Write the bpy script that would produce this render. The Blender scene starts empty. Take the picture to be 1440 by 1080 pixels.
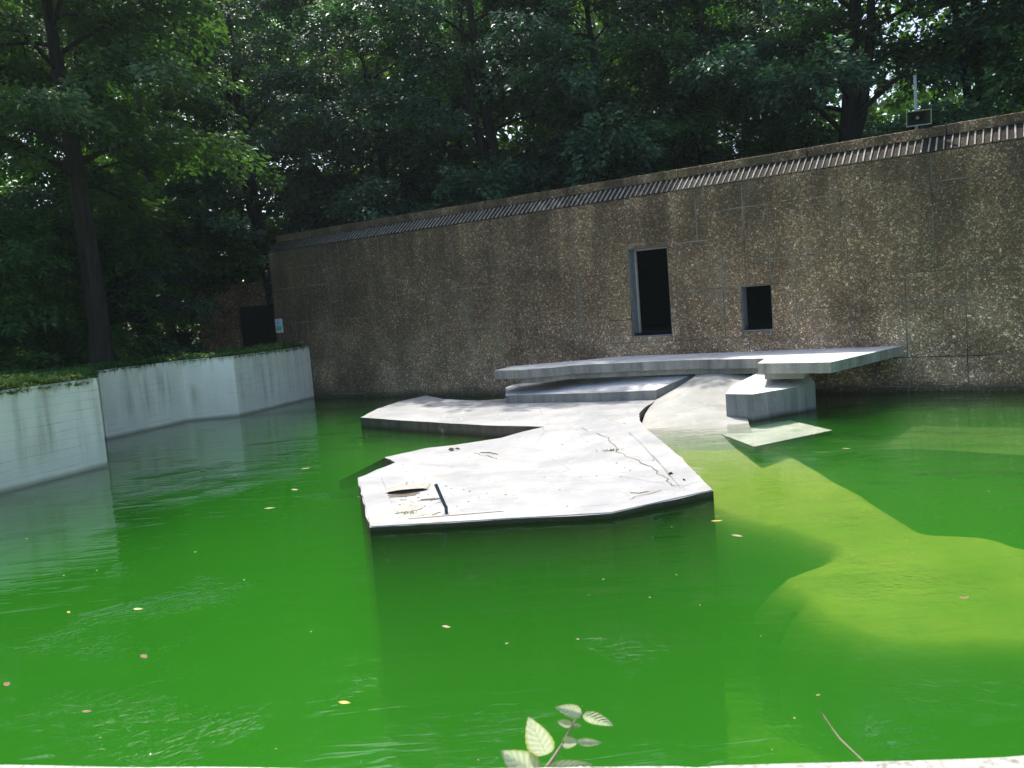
import bpy, bmesh, math, random
import numpy as np
from mathutils import Vector, Matrix, noise
from mathutils.geometry import tessellate_polygon

S = bpy.context.scene
# ------------------------------------------------------------------ camera, light, exposure
cam = bpy.data.cameras.new('camera'); camo = bpy.data.objects.new('camera', cam)
S.collection.objects.link(camo); S.camera = camo
cam.sensor_width = 17.3; cam.lens = 14.0; cam.clip_start = .05; cam.clip_end = 3000
camo.matrix_world = Matrix.Translation((0, 0, 2.2)) @ Matrix.Rotation(math.radians(84.7), 4, 'X') @ Matrix.Rotation(math.radians(-4.57), 4, 'Z')
cam.dof.use_dof = True; cam.dof.focus_distance = 13.0; cam.dof.aperture_fstop = 5.6

SUN_EL = math.radians(60); SUN_AZ = math.radians(-22)      # azimuth clockwise from +Y
w = bpy.data.worlds.new('World'); S.world = w; w.use_nodes = True
wn = w.node_tree; bg = wn.nodes['Background']
sky = wn.nodes.new('ShaderNodeTexSky'); sky.sky_type = 'NISHITA'; sky.sun_disc = False
sky.sun_elevation = SUN_EL; sky.sun_rotation = SUN_AZ; sky.air_density = 1.0; sky.dust_density = 3.0; sky.ozone_density = 1.0
wn.links.new(sky.outputs[0], bg.inputs[0]); bg.inputs[1].default_value = 0.15
sl = bpy.data.lights.new('sun', 'SUN'); sl.energy = 3.2; sl.angle = math.radians(.6); sl.color = (1, .955, .88)
so = bpy.data.objects.new('sun', sl); S.collection.objects.link(so)
sdir = Vector((math.sin(SUN_AZ) * math.cos(SUN_EL), math.cos(SUN_AZ) * math.cos(SUN_EL), math.sin(SUN_EL)))
so.rotation_euler = sdir.to_track_quat('Z', 'Y').to_euler()
S.view_settings.view_transform = 'Standard'; S.view_settings.look = 'None'
S.view_settings.exposure = 1.1; S.view_settings.gamma = 1; S.view_settings.use_curve_mapping = False
S.render.engine = 'CYCLES'
cy = S.cycles
cy.use_denoising = True; cy.max_bounces = 10; cy.diffuse_bounces = 4; cy.glossy_bounces = 3
cy.transmission_bounces = 4; cy.volume_bounces = 1; cy.transparent_max_bounces = 12
cy.sample_clamp_indirect = 4; cy.caustics_reflective = False; cy.caustics_refractive = False

HAZE = .00035
random.seed(7); rng = np.random.default_rng(7)

# ------------------------------------------------------------------ node helper
class NT:
    def __init__(s, name):
        s.m = bpy.data.materials.new(name); s.m.use_nodes = True
        s.t = s.m.node_tree; s.t.nodes.clear(); s.out = s.t.nodes.new('ShaderNodeOutputMaterial')
    def n(s, typ, ins=None, **props):
        x = s.t.nodes.new('ShaderNode' + typ)
        for k, v in props.items(): setattr(x, k, v)
        for k, v in (ins or {}).items():
            sock = x.inputs[k]
            if hasattr(v, 'is_output'): s.t.links.new(v, sock)
            elif hasattr(v, 'outputs'): s.t.links.new(v.outputs[0], sock)
            else: sock.default_value = v
        return x
    def pos(s, scale=(1, 1, 1), rotz=0.0):
        g = s.n('NewGeometry')
        return s.n('Mapping', {'Vector': g.outputs['Position'], 'Rotation': (0, 0, rotz), 'Scale': scale})
    def noise(s, vec, scale, detail=4, rough=.55, dist=0):
        return s.n('TexNoise', {'Vector': vec, 'Scale': scale, 'Detail': detail, 'Roughness': rough, 'Distortion': dist})
    def ramp(s, fac, stops, interp='LINEAR'):
        r = s.n('ValToRGB', {'Fac': fac}); r.color_ramp.interpolation = interp
        e = r.color_ramp.elements
        while len(e) < len(stops): e.new(.5)
        for el, (p, c) in zip(e, stops):
            el.position = p; el.color = (c if isinstance(c, tuple) else (c, c, c)) + (1,)
        return r
    def mix(s, fac, a, b, mode='MIX'):
        x = s.n('Mix', data_type='RGBA', blend_type=mode)
        for i, v in ((0, fac), (6, a), (7, b)):
            if hasattr(v, 'is_output'): s.t.links.new(v, x.inputs[i])
            elif hasattr(v, 'outputs'): s.t.links.new(v.outputs[0], x.inputs[i])
            else: x.inputs[i].default_value = v if i == 0 else tuple(v) + (1,)
        return x.outputs[2]
    def math(s, op, a, b=0.0, clamp=False):
        return s.n('Math', {0: a, 1: b}, operation=op, use_clamp=clamp)
    def bump(s, h, strength=.4, dist=.01, normal=None):
        i = {'Height': h, 'Strength': strength, 'Distance': dist}
        if normal: i['Normal'] = normal
        return s.n('Bump', i)
    def surf(s, sh): s.t.links.new(sh.outputs[0], s.out.inputs['Surface']); return s.m
    def bsdf(s, color, rough=.8, bump=None, spec=.5, **kw):
        i = {'Base Color': color if not isinstance(color, tuple) else color + (1,), 'Roughness': rough, 'Specular IOR Level': spec}
        if bump: i['Normal'] = bump
        i.update(kw)
        return s.n('BsdfPrincipled', i)

WANG = math.atan2(.549, .836)      # the long wall's bearing: rotating by this makes x run along it

def mat_aggregate(name, dark=1.0, stain_shade=True):
    t = NT(name); P = t.pos(); R = t.pos(rotz=WANG)
    v = t.n('TexVoronoi', {'Vector': P, 'Scale': 40.0, 'Randomness': 1.0}, feature='F1')
    v2 = t.n('TexVoronoi', {'Vector': P, 'Scale': 17.0}, feature='F1')
    sep = t.n('SeparateColor', {'Color': v.outputs['Color']})
    c = t.ramp(sep.outputs[0], [(0, (.045, .030, .016)), (.2, (.105, .068, .034)), (.42, (.20, .130, .062)), (.58, (.25, .175, .09)), (.70, (.15, .13, .10)), (.82, (.36, .27, .155)), (.93, (.42, .36, .26)), (1, (.66, .60, .48))])
    sep2 = t.n('SeparateColor', {'Color': v2.outputs['Color']})
    big = t.ramp(sep2.outputs[1], [(0, .55), (.5, .9), (.8, 1.15), (.95, 1.6), (1, 2.0)])
    c = t.mix(1.0, c, big, 'MULTIPLY')
    c = t.mix(.38, c, (.155, .125, .085))
    mort = t.ramp(v.outputs['Distance'], [(.45, 0.0), (.75, .9)])
    c = t.mix(mort, c, (.085, .068, .042))
    cloud = t.noise(P, .9, 5); c = t.mix(1.0, c, t.ramp(cloud, [(.3, .60), (.5, .95), (.72, 1.35)]), 'MULTIPLY')
    if stain_shade:
        # rain streaks that run down from the coping, and greener damp patches
        st = t.noise(t.pos((1, 1, .10)), 1.7, 5, .6)
        z = t.n('SeparateXYZ', {'Vector': P}).outputs[2]
        zz = t.n('MapRange', {'Value': z, 1: 1.2, 2: 4.6, 3: .0, 4: .68})
        f = t.math('MULTIPLY', t.ramp(st, [(.38, 0.0), (.58, 1.0)]), zz, True)
        c = t.mix(f, c, (.022, .019, .014))
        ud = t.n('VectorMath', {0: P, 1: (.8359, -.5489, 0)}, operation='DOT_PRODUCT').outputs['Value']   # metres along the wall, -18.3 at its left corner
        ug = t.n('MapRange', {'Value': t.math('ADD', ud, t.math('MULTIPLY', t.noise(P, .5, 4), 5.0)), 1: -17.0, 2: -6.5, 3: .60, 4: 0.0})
        c = t.mix(ug, c, (.030, .027, .020))  # shade of the overhanging trees painted in, darker towards the left end
        st2 = t.noise(t.pos((1, 1, .12)), 2.6, 4, .6)
        f2 = t.math('MULTIPLY', t.ramp(st2, [(.56, 0.0), (.72, .45)]), 1.0)
        c = t.mix(f2, c, (.14, .135, .105))
        # lime bloom splashed up from the ledge
        ux = t.n('SeparateXYZ', {'Vector': R}).outputs[0]
        bl = t.n('MapRange', {'Value': t.math('ADD', z, t.math('MULTIPLY', t.noise(P, .8, 4), 1.6)), 1: 1.2, 2: 2.9, 3: .55, 4: 0.0})
        bl2 = t.ramp(t.noise(P, .45, 3), [(.42, .1), (.58, 1.0)])
        c = t.mix(t.math('MULTIPLY', bl, bl2), c, t.mix(1.0, c, (2.3, 2.4, 2.6), 'MULTIPLY'))
        gr = t.ramp(t.noise(P, .55, 4), [(.58, 0.0), (.74, .25)])
        c = t.mix(gr, c, (.085, .10, .03))
        # damp band and lime bloom just above the water
        lo = t.n('MapRange', {'Value': z, 1: .05, 2: .22, 3: .8, 4: 0.0})
        c = t.mix(lo, c, (.03, .035, .02))
    c = t.mix(1.0, c, (1.56, 1.40, 1.32), 'MULTIPLY')
    if dark != 1: c = t.mix(1.0, c, (dark, dark, dark), 'MULTIPLY')
    h = t.math('SUBTRACT', 1.0, v.outputs['Distance'])
    return t.surf(t.bsdf(c, .8, t.bump(h, .7, .012), .15))

def mat_whitewash(name, base=(.325, .325, .315)):
    """painted, weathered concrete deck"""
    t = NT(name); P = t.pos()
    n1 = t.noise(P, 1.1, 6, .6); n2 = t.noise(P, 5.5, 6, .65); n3 = t.noise(P, 40, 3)
    c = t.ramp(n1, [(.3, tuple(b * .72 for b in base)), (.46, (base[0]*.86, base[1]*.88, base[2]*.92)), (.56, base), (.72, tuple(b * 1.2 for b in base))])
    pa = t.ramp(n2, [(.58, 0.0), (.66, .55)])
    c = t.mix(pa, c, (.43, .42, .37))
    dirt = t.ramp(t.noise(P, 2.3, 8, .7), [(.52, 0.0), (.68, .6)])
    c = t.mix(dirt, c, (.24, .22, .185))
    cr = t.n('TexVoronoi', {'Vector': t.mix(.12, P.outputs[0], n2.outputs['Color']), 'Scale': .55}, feature='DISTANCE_TO_EDGE')
    crf = t.ramp(cr.outputs['Distance'], [(.0, .7), (.006, 0.0)])
    cf = t.math('MULTIPLY', crf, t.ramp(t.noise(P, .6, 2), [(.5, 0.0), (.6, 1.0)]), True)
    c = t.mix(cf, c, (.16, .14, .12))
    sp = t.ramp(n3, [(.70, 0.0), (.75, .6)]); c = t.mix(sp, c, (.30, .28, .25))
    h = t.math('ADD', t.math('MULTIPLY', n2, .5), t.math('MULTIPLY', n3, .25))
    return t.surf(t.bsdf(c, .7, t.bump(h, .35, .012), .4))

def mat_sideconcrete(name, base=(.33, .32, .275)):
    t = NT(name); P = t.pos()
    st = t.noise(t.pos((1, 1, .15)), 5.0, 5, .6); fine = t.noise(P, 60, 3, .7); n1 = t.noise(P, 1.5, 4)
    c = t.ramp(st, [(.3, tuple(b * .62 for b in base)), (.5, base), (.72, tuple(b * 1.4 for b in base))])
    c = t.mix(.5, c, t.ramp(fine, [(.3, .08), (.7, .42)]), 'OVERLAY')
    wh = t.ramp(t.noise(t.pos((1, 1, .5)), 3.1, 5, .7), [(.62, 0.0), (.72, .6)]); c = t.mix(wh, c, (.48, .48, .45))
    z = t.n('SeparateXYZ', {'Vector': P}).outputs[2]
    lo = t.n('MapRange', {'Value': t.math('ADD', z, t.math('MULTIPLY', n1, .08)), 1: .05, 2: .13, 3: .85, 4: 0.0})
    c = t.mix(lo, c, (.030, .026, .014))
    return t.surf(t.bsdf(c, .85, t.bump(fine, .5, .01), .3))

def mat_poolwall(name):
    """pale blue-grey paint over board-marked concrete, algae streaks, black drips under the rim"""
    t = NT(name); P = t.pos(); n1 = t.noise(P, 1.3, 5)
    c = t.ramp(n1, [(.3, (.76, .77, .63)), (.6, (.84, .84, .71)), (.8, (.88, .88, .78))])
    z = t.n('SeparateXYZ', {'Vector': P}).outputs[2]
    vs = t.noise(t.pos((1, 1, .07)), 3.2, 5, .6)
    al = t.ramp(vs, [(.46, 0.0), (.66, .50)])
    alm = t.n('MapRange', {'Value': z, 1: .1, 2: .55, 3: .1, 4: 1.0})
    alf = t.math('MULTIPLY', t.math('MULTIPLY', al, alm), t.ramp(t.noise(P, .7, 3), [(.38, .15), (.6, 1.0)]), True)
    c = t.mix(alf, c, (.17, .21, .085))
    lgt = t.ramp(t.noise(t.pos((1, 1, .2)), 7, 5, .7), [(.6, 0.0), (.72, .45)]); c = t.mix(lgt, c, (.66, .71, .68))
    # drips
    dr = t.noise(t.pos((1, 1, .05)), 9.0, 3, .6)
    top = t.n('MapRange', {'Value': z, 1: 1.12, 2: 1.53, 3: 0.0, 4: 1.0})
    drf = t.ramp(t.math('ADD', t.math('MULTIPLY', dr, .75), t.math('MULTIPLY', top, .50)), [(.76, 0.0), (.96, .7)])
    c = t.mix(drf, c, (.035, .037, .03))
    # board joints
    zb = t.math('ADD', z, t.math('MULTIPLY', t.noise(P, 2.0, 2), .012))
    fr = t.math('PINGPONG', zb, .075)
    line = t.ramp(fr, [(.0, 1.0), (.009, 0.0)])
    lm = t.ramp(t.noise(t.pos((1, 1, 3)), 1.6, 4), [(.44, 0.0), (.64, .42)])
    lf = t.math('MULTIPLY', line, lm, True)
    tone = t.ramp(t.noise(P, 1.0, 2), [(.48, (.14, .15, .13)), (.56, (.8, .82, .78))])
    c = t.mix(lf, c, tone)
    lo = t.n('MapRange', {'Value': t.math('ADD', z, t.math('MULTIPLY', n1, .06)), 1: .05, 2: .12, 3: .9, 4: 0.0})
    c = t.mix(lo, c, (.34, .34, .25))
    h = t.math('SUBTRACT', t.math('MULTIPLY', t.noise(P, 30, 4), .3), t.math('MULTIPLY', line, .8))
    return t.surf(t.bsdf(c, .7, t.bump(h, .5, .008), .35))

def mat_leaf(name, a, b, c3, trans=.28, rough=.5):
    t = NT(name); g = t.n('NewGeometry')
    col = t.ramp(g.outputs['Random Per Island'], [(0, a), (.5, b), (1, c3)])
    big = t.noise(g.outputs['Position'], .5, 3)
    col = t.mix(.5, col, t.ramp(big, [(.3, .5), (.7, 1.5)]), 'MULTIPLY')
    p = t.bsdf(col, rough, None, .15)
    tr = t.n('BsdfTranslucent', {'Color': t.mix(1.0, col, (1.5, 1.9, .55), 'MULTIPLY')})
    return t.surf(t.n('MixShader', {0: trans, 1: p, 2: tr}))

def mat_bark(name, a=(.014, .012, .009), b=(.042, .037, .028)):
    t = NT(name); nz = t.noise(t.pos((1, 1, .18)), 11, 6, .7)
    c = t.ramp(nz, [(.35, a), (.7, b)]); gr = t.ramp(t.noise(t.pos(), 1.3, 4), [(.5, 0.0), (.7, .6)])
    c = t.mix(gr, c, (.025, .034, .013))
    return t.surf(t.bsdf(c, .9, t.bump(nz, .9, .03), .2))

def mat_plain(name, col, rough=.6, metal=0.0, var=.25, scale=8, bump=.2):
    t = NT(name); nz = t.noise(t.pos(), scale, 5)
    c = t.ramp(nz, [(.3, tuple(x * (1 - var) for x in col)), (.7, tuple(min(1, x * (1 + var)) for x in col))])
    return t.surf(t.bsdf(c, rough, t.bump(nz, bump, .005), .5, **{'Metallic': metal}))

def mat_ground():
    t = NT('forest_floor'); P = t.pos(); n1 = t.noise(P, .8, 6); n2 = t.noise(P, 9, 6, .7)
    c = t.ramp(n2, [(.3, (.02, .018, .01)), (.55, (.06, .045, .026)), (.75, (.11, .085, .05))])
    c = t.mix(t.ramp(n1, [(.45, 0.0), (.6, .8)]), c, (.03, .05, .014))
    return t.surf(t.bsdf(c, .95, t.bump(n2, .8, .05), .2))

def mat_bottom(name, a, b):
    t = NT(name); n1 = t.noise(t.pos(), 1.4, 6, .6)
    c = t.ramp(n1, [(.3, a), (.7, b)])
    return t.surf(t.bsdf(c, .9, None, .2))

def mat_fan():
    t = NT('submerged_concrete'); P = t.pos(); n1 = t.noise(P, 1.2, 6, .6); n2 = t.noise(P, 6, 4)
    z = t.n('SeparateXYZ', {'Vector': P}).outputs[2]
    d = t.n('MapRange', {'Value': t.math('ADD', z, t.math('MULTIPLY', n1, .12)), 1: -.45, 2: .02, 3: 1.0, 4: 0.0})
    c = t.mix(d, (.42, .41, .34), t.ramp(n1, [(.3, (.34, .40, .08)), (.7, (.54, .55, .14))]))
    c = t.mix(t.ramp(n2, [(.55, 0.0), (.75, .4)]), c, (.24, .30, .08))
    si = t.n('Attribute', attribute_name='silt').outputs['Fac']
    c = t.mix(si, c, (.035, .07, .022))
    return t.surf(t.bsdf(c, .9, None, .2))
def mat_rib():
    t = NT('pale_rib_concrete'); P = t.pos(); nz = t.noise(P, 9, 4)
    c = t.ramp(nz, [(.3, (.20, .19, .16)), (.7, (.38, .36, .31))])
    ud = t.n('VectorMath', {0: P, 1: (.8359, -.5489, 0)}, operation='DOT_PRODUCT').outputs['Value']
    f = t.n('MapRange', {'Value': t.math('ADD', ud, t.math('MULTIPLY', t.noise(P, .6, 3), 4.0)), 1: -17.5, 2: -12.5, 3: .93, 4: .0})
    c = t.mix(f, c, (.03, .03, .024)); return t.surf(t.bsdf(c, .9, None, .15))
def mat_water():
    t = NT('green_pond_water')
    P = t.pos(); L = t.pos((.55, 1.25, 1), rotz=.1)
    n1 = t.noise(L, 1.5, 3, .5, .6); n2 = t.noise(P, 5.0, 3, .5, 1.2)
    mask = t.ramp(t.noise(P, .22, 2), [(.40, .25), (.62, 1.0)])
    n3 = t.noise(P, 11.0, 2, .5, 2.0); sw = t.ramp(t.noise(P, .55, 2), [(.53, 0.0), (.66, 1.0)])
    n4 = t.noise(t.pos((.35, 1.6, 1), rotz=-.12), 2.3, 3, .55, .8)
    h = t.math('MULTIPLY', t.math('ADD', t.math('MULTIPLY', n1, .75), t.math('MULTIPLY', n2, .16)), mask)
    h = t.math('ADD', h, t.math('MULTIPLY', t.math('MULTIPLY', t.math('ADD', n2, t.math('MULTIPLY', n3, .7)), sw), 1.0))
    h = t.math('ADD', h, t.math('MULTIPLY', n4, .5))
    b = t.bump(h, .36, .045)
    fr = t.n('Fresnel', {'IOR': 1.33, 'Normal': b})
    gl = t.n('BsdfGlossy', {'Color': (1, 1, 1, 1), 'Roughness': .015, 'Normal': b})
    tr = t.n('BsdfTransparent', {'Color': (1, 1, 1, 1)})
    m = t.surf(t.n('MixShader', {0: fr, 1: tr, 2: gl}))
    sc = t.n('VolumeScatter', {'Color': (.066, .305, .040, 1), 'Density': .66, 'Anisotropy': -.42})
    ab = t.n('VolumeAbsorption', {'Color': (.35, .68, .12, 1), 'Density': .58})
    ad = t.n('AddShader', {0: sc, 1: ab})
    t.t.links.new(ad.outputs[0], t.out.inputs['Volume'])
    return m

M = dict(
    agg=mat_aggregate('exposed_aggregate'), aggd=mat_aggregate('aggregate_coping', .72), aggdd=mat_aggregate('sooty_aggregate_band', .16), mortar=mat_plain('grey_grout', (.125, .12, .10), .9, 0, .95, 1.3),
    white=mat_whitewash('weathered_white_deck'), grey=mat_whitewash('weathered_grey_deck', (.62, .615, .575)),
    ramp=mat_whitewash('cream_ramp_concrete', (.35, .345, .30)), side=mat_sideconcrete('stained_concrete_side'),
    sidedark=mat_sideconcrete('wet_dark_concrete_side', (.10, .088, .066)), block=mat_sideconcrete('speckled_grey_block', (.25, .26, .255)),
    pool=mat_poolwall('painted_board_marked_concrete'), bark=mat_bark('dark_bark'), pale=mat_bark('pale_bark', (.12, .12, .10), (.27, .27, .23)),
    leafA=mat_leaf('beech_leaf', (.032, .088, .026), (.044, .115, .034), (.080, .165, .038)),
    leafD=mat_leaf('sunlit_tint_leaf', (.055, .115, .045), (.075, .145, .055), (.12, .20, .075), .24),  # sunlight on the left tree is put into this brighter leaf colour
    leafB=mat_leaf('bluish_leaf', (.034, .084, .052), (.048, .115, .066), (.080, .170, .085), .18, .38),
    leafC=mat_leaf('fresh_leaf', (.055, .125, .022), (.085, .17, .030), (.13, .22, .04), .4),
    ivy=mat_leaf('ivy_leaf', (.06, .12, .025), (.12, .19, .04), (.26, .30, .09), .25),
    ground=mat_ground(), floor=mat_bottom('algae_floor', (.03, .06, .02), (.06, .10, .03)),
    fan=mat_fan(),
    water=mat_water(), rib=mat_rib(),
    dark=mat_plain('dark_interior', (.012, .012, .012), .9), steel=mat_plain('galvanised_steel', (.24, .28, .31), .5, .3, .2),
    frame=mat_plain('grey_door_frame', (.20, .205, .21), .7, 0, .2), framel=mat_plain('pale_frame_edge', (.42, .41, .38), .7, 0, .2),
    horn=mat_plain('grey_green_plastic', (.20, .22, .17), .55, 0, .2), hornin=mat_plain('dark_horn_throat', (.02, .022, .02), .7),
    pipe=mat_plain('dark_blue_grey_pipe', (.035, .05, .06), .5, 0, .2), mortarpatch=mat_plain('bare_mortar', (.33, .31, .26), .9, 0, .25, 12),
    brown=mat_plain('broken_edge', (.11, .085, .06), .95, 0, .4, 20), soot=mat_plain('black_debris', (.02, .02, .02), .9),
    stem=mat_plain('twig_bark', (.27, .20, .15), .7), grass=mat_plain('grass_green', (.10, .22, .03), .7),
)

# ------------------------------------------------------------------ object helpers
def link(name, me, parent=None, loc=None):
    o = bpy.data.objects.new(name, me); S.collection.objects.link(o)
    if parent: o.parent = parent
    if loc is not None: o.location = loc
    return o
def mesh(name, V, F, mats, idx=None, smooth=False):
    me = bpy.data.meshes.new(name); me.from_pydata([tuple(v) for v in V], [], F)
    for m in (mats if isinstance(mats, (list, tuple)) else [mats]): me.materials.append(m)
    if idx is not None: me.polygons.foreach_set('material_index', idx)
    if smooth: me.polygons.foreach_set('use_smooth', [True] * len(me.polygons))
    me.update(); return me
def tag(o, label=None, cat=None, group=None, kind=None):
    if label: o['label'] = label
    if cat: o['category'] = cat
    if group: o['group'] = group
    if kind: o['kind'] = kind
    return o
def empty(name, loc, label=None, cat=None, group=None):
    o = link(name, None, None, loc); return tag(o, label, cat, group)
def box_mesh(name, x0, x1, y0, y1, z0, z1, mat, bev=0.0):
    bm = bmesh.new(); vs = [bm.verts.new((x, y, z)) for x in (x0, x1) for y in (y0, y1) for z in (z0, z1)]
    for f in ((0, 1, 3, 2), (4, 6, 7, 5), (0, 4, 5, 1), (2, 3, 7, 6), (0, 2, 6, 4), (1, 5, 7, 3)): bm.faces.new([vs[i] for i in f])
    if bev: bmesh.ops.bevel(bm, geom=bm.edges[:], offset=bev, segments=1, affect='EDGES')
    bmesh.ops.recalc_face_normals(bm, faces=bm.faces[:])
    me = bpy.data.meshes.new(name); bm.to_mesh(me); bm.free(); me.materials.append(mat); return me
def tube(V, F, pts, rad, seg=8, cap=True):
    b0 = len(V); n = len(pts); up = Vector((0.13, .31, .94))
    for i, p in enumerate(pts):
        p = Vector(p); d = (Vector(pts[min(i + 1, n - 1)]) - Vector(pts[max(i - 1, 0)])).normalized()
        a = d.cross(up if abs(d.dot(up)) < .9 else Vector((1, 0, 0))).normalized(); b = d.cross(a)
        for k in range(seg):
            t = 2 * math.pi * k / seg; V.append(p + (a * math.cos(t) + b * math.sin(t)) * rad[i])
    for i in range(n - 1):
        for k in range(seg):
            F.append((b0 + i*seg + k, b0 + i*seg + (k+1) % seg, b0 + (i+1)*seg + (k+1) % seg, b0 + (i+1)*seg + k))
    if cap:
        F.append(tuple(b0 + k for k in range(seg))[::-1]); F.append(tuple(b0 + (n-1)*seg + k for k in range(seg)))
def prism(name, top, bottom_z=None, thick=None, mats=None, parent=None, sub=None, rough=0.0):
    """a slab: top outline (each corner with its own height) extruded down; mats = [top, side]"""
    top = [Vector(p) for p in top]
    pts = []
    for i, p in enumerate(top):                        # resample edges so they can be chipped
        q = top[(i + 1) % len(top)]; L = (q - p).length; k = max(1, int(L / sub)) if sub else 1
        for j in range(k):
            r = p.lerp(q, j / k)
            if rough and j: r = r + Vector((noise.noise(r * 3.1) * rough, noise.noise(r * 3.1 + Vector((9, 3, 1))) * rough, 0))
            pts.append(r)
    n = len(pts); bot = [Vector((p.x, p.y, bottom_z if bottom_z is not None else p.z - thick)) for p in pts]
    tris = tessellate_polygon([pts])
    V = pts + bot; F = []; I = []
    for t in tris:
        a, b, c = [pts[i] for i in t]
        if (b - a).cross(c - a).z < 0: t = (t[0], t[2], t[1])
        F.append(tuple(t)); I.append(0); F.append(tuple(i + n for i in reversed(t))); I.append(1)
    area = sum(pts[i].x * pts[(i+1) % n].y - pts[(i+1) % n].x * pts[i].y for i in range(n))
    for i in range(n):
        j = (i + 1) % n
        F.append((i, i + n, j + n, j) if area > 0 else (j, j + n, i + n, i)); I.append(1)
    return link(name, mesh(name, V, F, mats, I), parent)
def inset(poly, d):
    P = [Vector((p[0], p[1])) for p in poly]; n = len(P)
    area = sum(P[i].x * P[(i+1) % n].y - P[(i+1) % n].x * P[i].y for i in range(n)); s = 1 if area > 0 else -1
    out = []
    for i in range(n):
        a, b, c = P[i-1], P[i], P[(i+1) % n]
        e1 = (b - a).normalized(); e2 = (c - b).normalized()
        n1 = Vector((-e1.y, e1.x)) * s; n2 = Vector((-e2.y, e2.x)) * s
        m = (n1 + n2); m = m / max(.5, m.length_squared / 2 if m.length_squared > 0 else 1)
        out.append((b.x + m.x * d, b.y + m.y * d, poly[i][2]))
    return out

# ------------------------------------------------------------------ the long wall's own frame: u along it, z up, off = towards the pool
A0 = Vector((-5.85, 24.43, 0)); U = Vector((.8359, -.5489, 0)).normalized(); N = Vector((U.y, -U.x, 0))
def W(u, z, off=0.0): return A0 + U * u + N * off + Vector((0, 0, z))
def wall_frame(o):
    o.matrix_world = Matrix(((U.x, -N.x, 0, A0.x), (U.y, -N.y, 0, A0.y), (0, 0, 1, 0), (0, 0, 0, 1)))   # local x = u, local y = into the wall
    return o

ISLAND = [(-2.182, 11.058, 0.07), (-1.585, 8.408, 0.05), (-0.548, 8.33, 0.05), (0.898, 8.203, 0.05), (2.068, 8.757, 0.065), (2.088, 10.305, 0.1), (2.053, 11.642, 0.14), (2.007, 12.684, 0.175), (2.035, 13.464, 0.2), (2.181, 14.295, 0.2), (2.465, 15.155, 0.2), (2.756, 15.891, 0.2), (2.903, 16.697, 0.2), (0.609, 18.288, 0.2), (-0.167, 18.276, 0.2), (-0.335, 17.699, 0.2), (-0.981, 18.433, 0.2), (-1.647, 19.205, 0.2), (-2.121, 20.346, 0.2), (-2.697, 19.358, 0.2), (-3.02, 18.2, 0.2), (-3.146, 16.85, 0.2), (-2.093, 15.752, 0.2), (-0.549, 14.258, 0.2), (0.469, 13.52, 0.2), (0.111, 13.36, 0.17), (-0.3, 13.272, 0.1), (-0.652, 13.333, 0.06), (-1.043, 13.42, 0.03), (-1.475, 13.407, 0.02), (-2.089, 12.894, 0.01), (-1.792, 11.975, 0.08)]
SLAB = [(-0.153, 17.269, 0.37), (1.79, 16.242, 0.38), (2.758, 15.91, 0.385), (3.795, 16.7, 0.6), (3.181, 17.11, 0.61), (2.183, 17.867, 0.6), (1.364, 18.272, 0.57), (0.902, 18.003, 0.52), (0.015, 18.997, 0.42), (-0.151, 18.66, 0.4)]
LEDGE = [(-0.356, 17.676, 0.88), (0.185, 17.205, 0.88), (0.881, 17.156, 0.88), (1.253, 17.366, 0.88), (2.095, 17.035, 0.88), (3.419, 16.413, 0.88), (4.716, 15.303, 0.88), (4.303, 14.42, 0.88), (5.251, 13.559, 0.88)]
LEDGEB = [(1.724, 18.667, 0.88), (0.964, 18.612, 0.88), (0.016, 18.548, 0.88)]
BLOCK = [(3.58, 13.897, 0.454), (3.939, 13.565, 0.454), (5.243, 14.284, 0.454), (5.278, 14.63, 0.61), (4.618, 15.462, 0.61), (3.885, 14.659, 0.49)]
RAMP = [(2.913, 16.623, 0.12), (4.014, 17.664, 0.5), (5.008, 16.759, 0.52), (4.346, 14.801, 0.22), (3.882, 13.3, -0.02), (2.135, 13.723, 0)]
FAN = [(2.177, 13.976, -0.004), (3.503, 13.713, -0.049), (3.893, 13.351, -0.11), (4.077, 12.132, -0.318), (4.371, 10.706, -0.56), (4.599, 9.475, -0.769), (5.182, 9.181, -0.819), (5.469, 8.864, -0.873), (6.572, 7.76, -1.061), (5.682, 6.71, -1.239), (4.382, 7.135, -1.167), (3.559, 7.273, -1.144), (3.055, 7.618, -1.085), (2.827, 8.095, -1.004), (2.783, 8.63, -0.913), (3.492, 9.175, -0.82), (2.467, 10.504, -0.594), (2.327, 11.652, -0.399), (2.162, 13.241, -0.129)]
SUBSLAB = [(3.21, 13.745, -0.09), (3.425, 11.86, -0.09), (4.886, 12.679, -0.09), (4.552, 14.571, -0.09), (3.905, 14.301, -0.09)]
SHELF = [(4.554, 13.207, -0.55), (5.443, 13.264, -0.55), (6.344, 12.977, -0.55), (6.92, 12.389, -0.55), (7.728, 11.5, -0.55), (8.471, 10.661, -0.55), (12.105, 12.603, -0.3), (6.337, 16.391, -0.3)]
LW = [(-9.954, 9.875, 0), (-7.898, 12.454, 0), (-7.164, 14.364, 0), (-9.039, 18.207, 0), (-8.178, 20.701, 0), (-6.955, 20.913, 0), (-5.845, 24.429, 0)]
PIPE = [(-0.811, 8.733, 0.055)]
PAR = [(-1.702, 1.519, 1.5), (-1.206, 1.406, 1.5), (-0.915, 1.343, 1.5), (-0.653, 1.297, 1.5), (-0.179, 1.221, 1.5), (0.228, 1.17, 1.5), (0.454, 1.152, 1.5), (0.693, 1.134, 1.5), (0.945, 1.116, 1.5), (1.33, 1.099, 1.5)]
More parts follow.
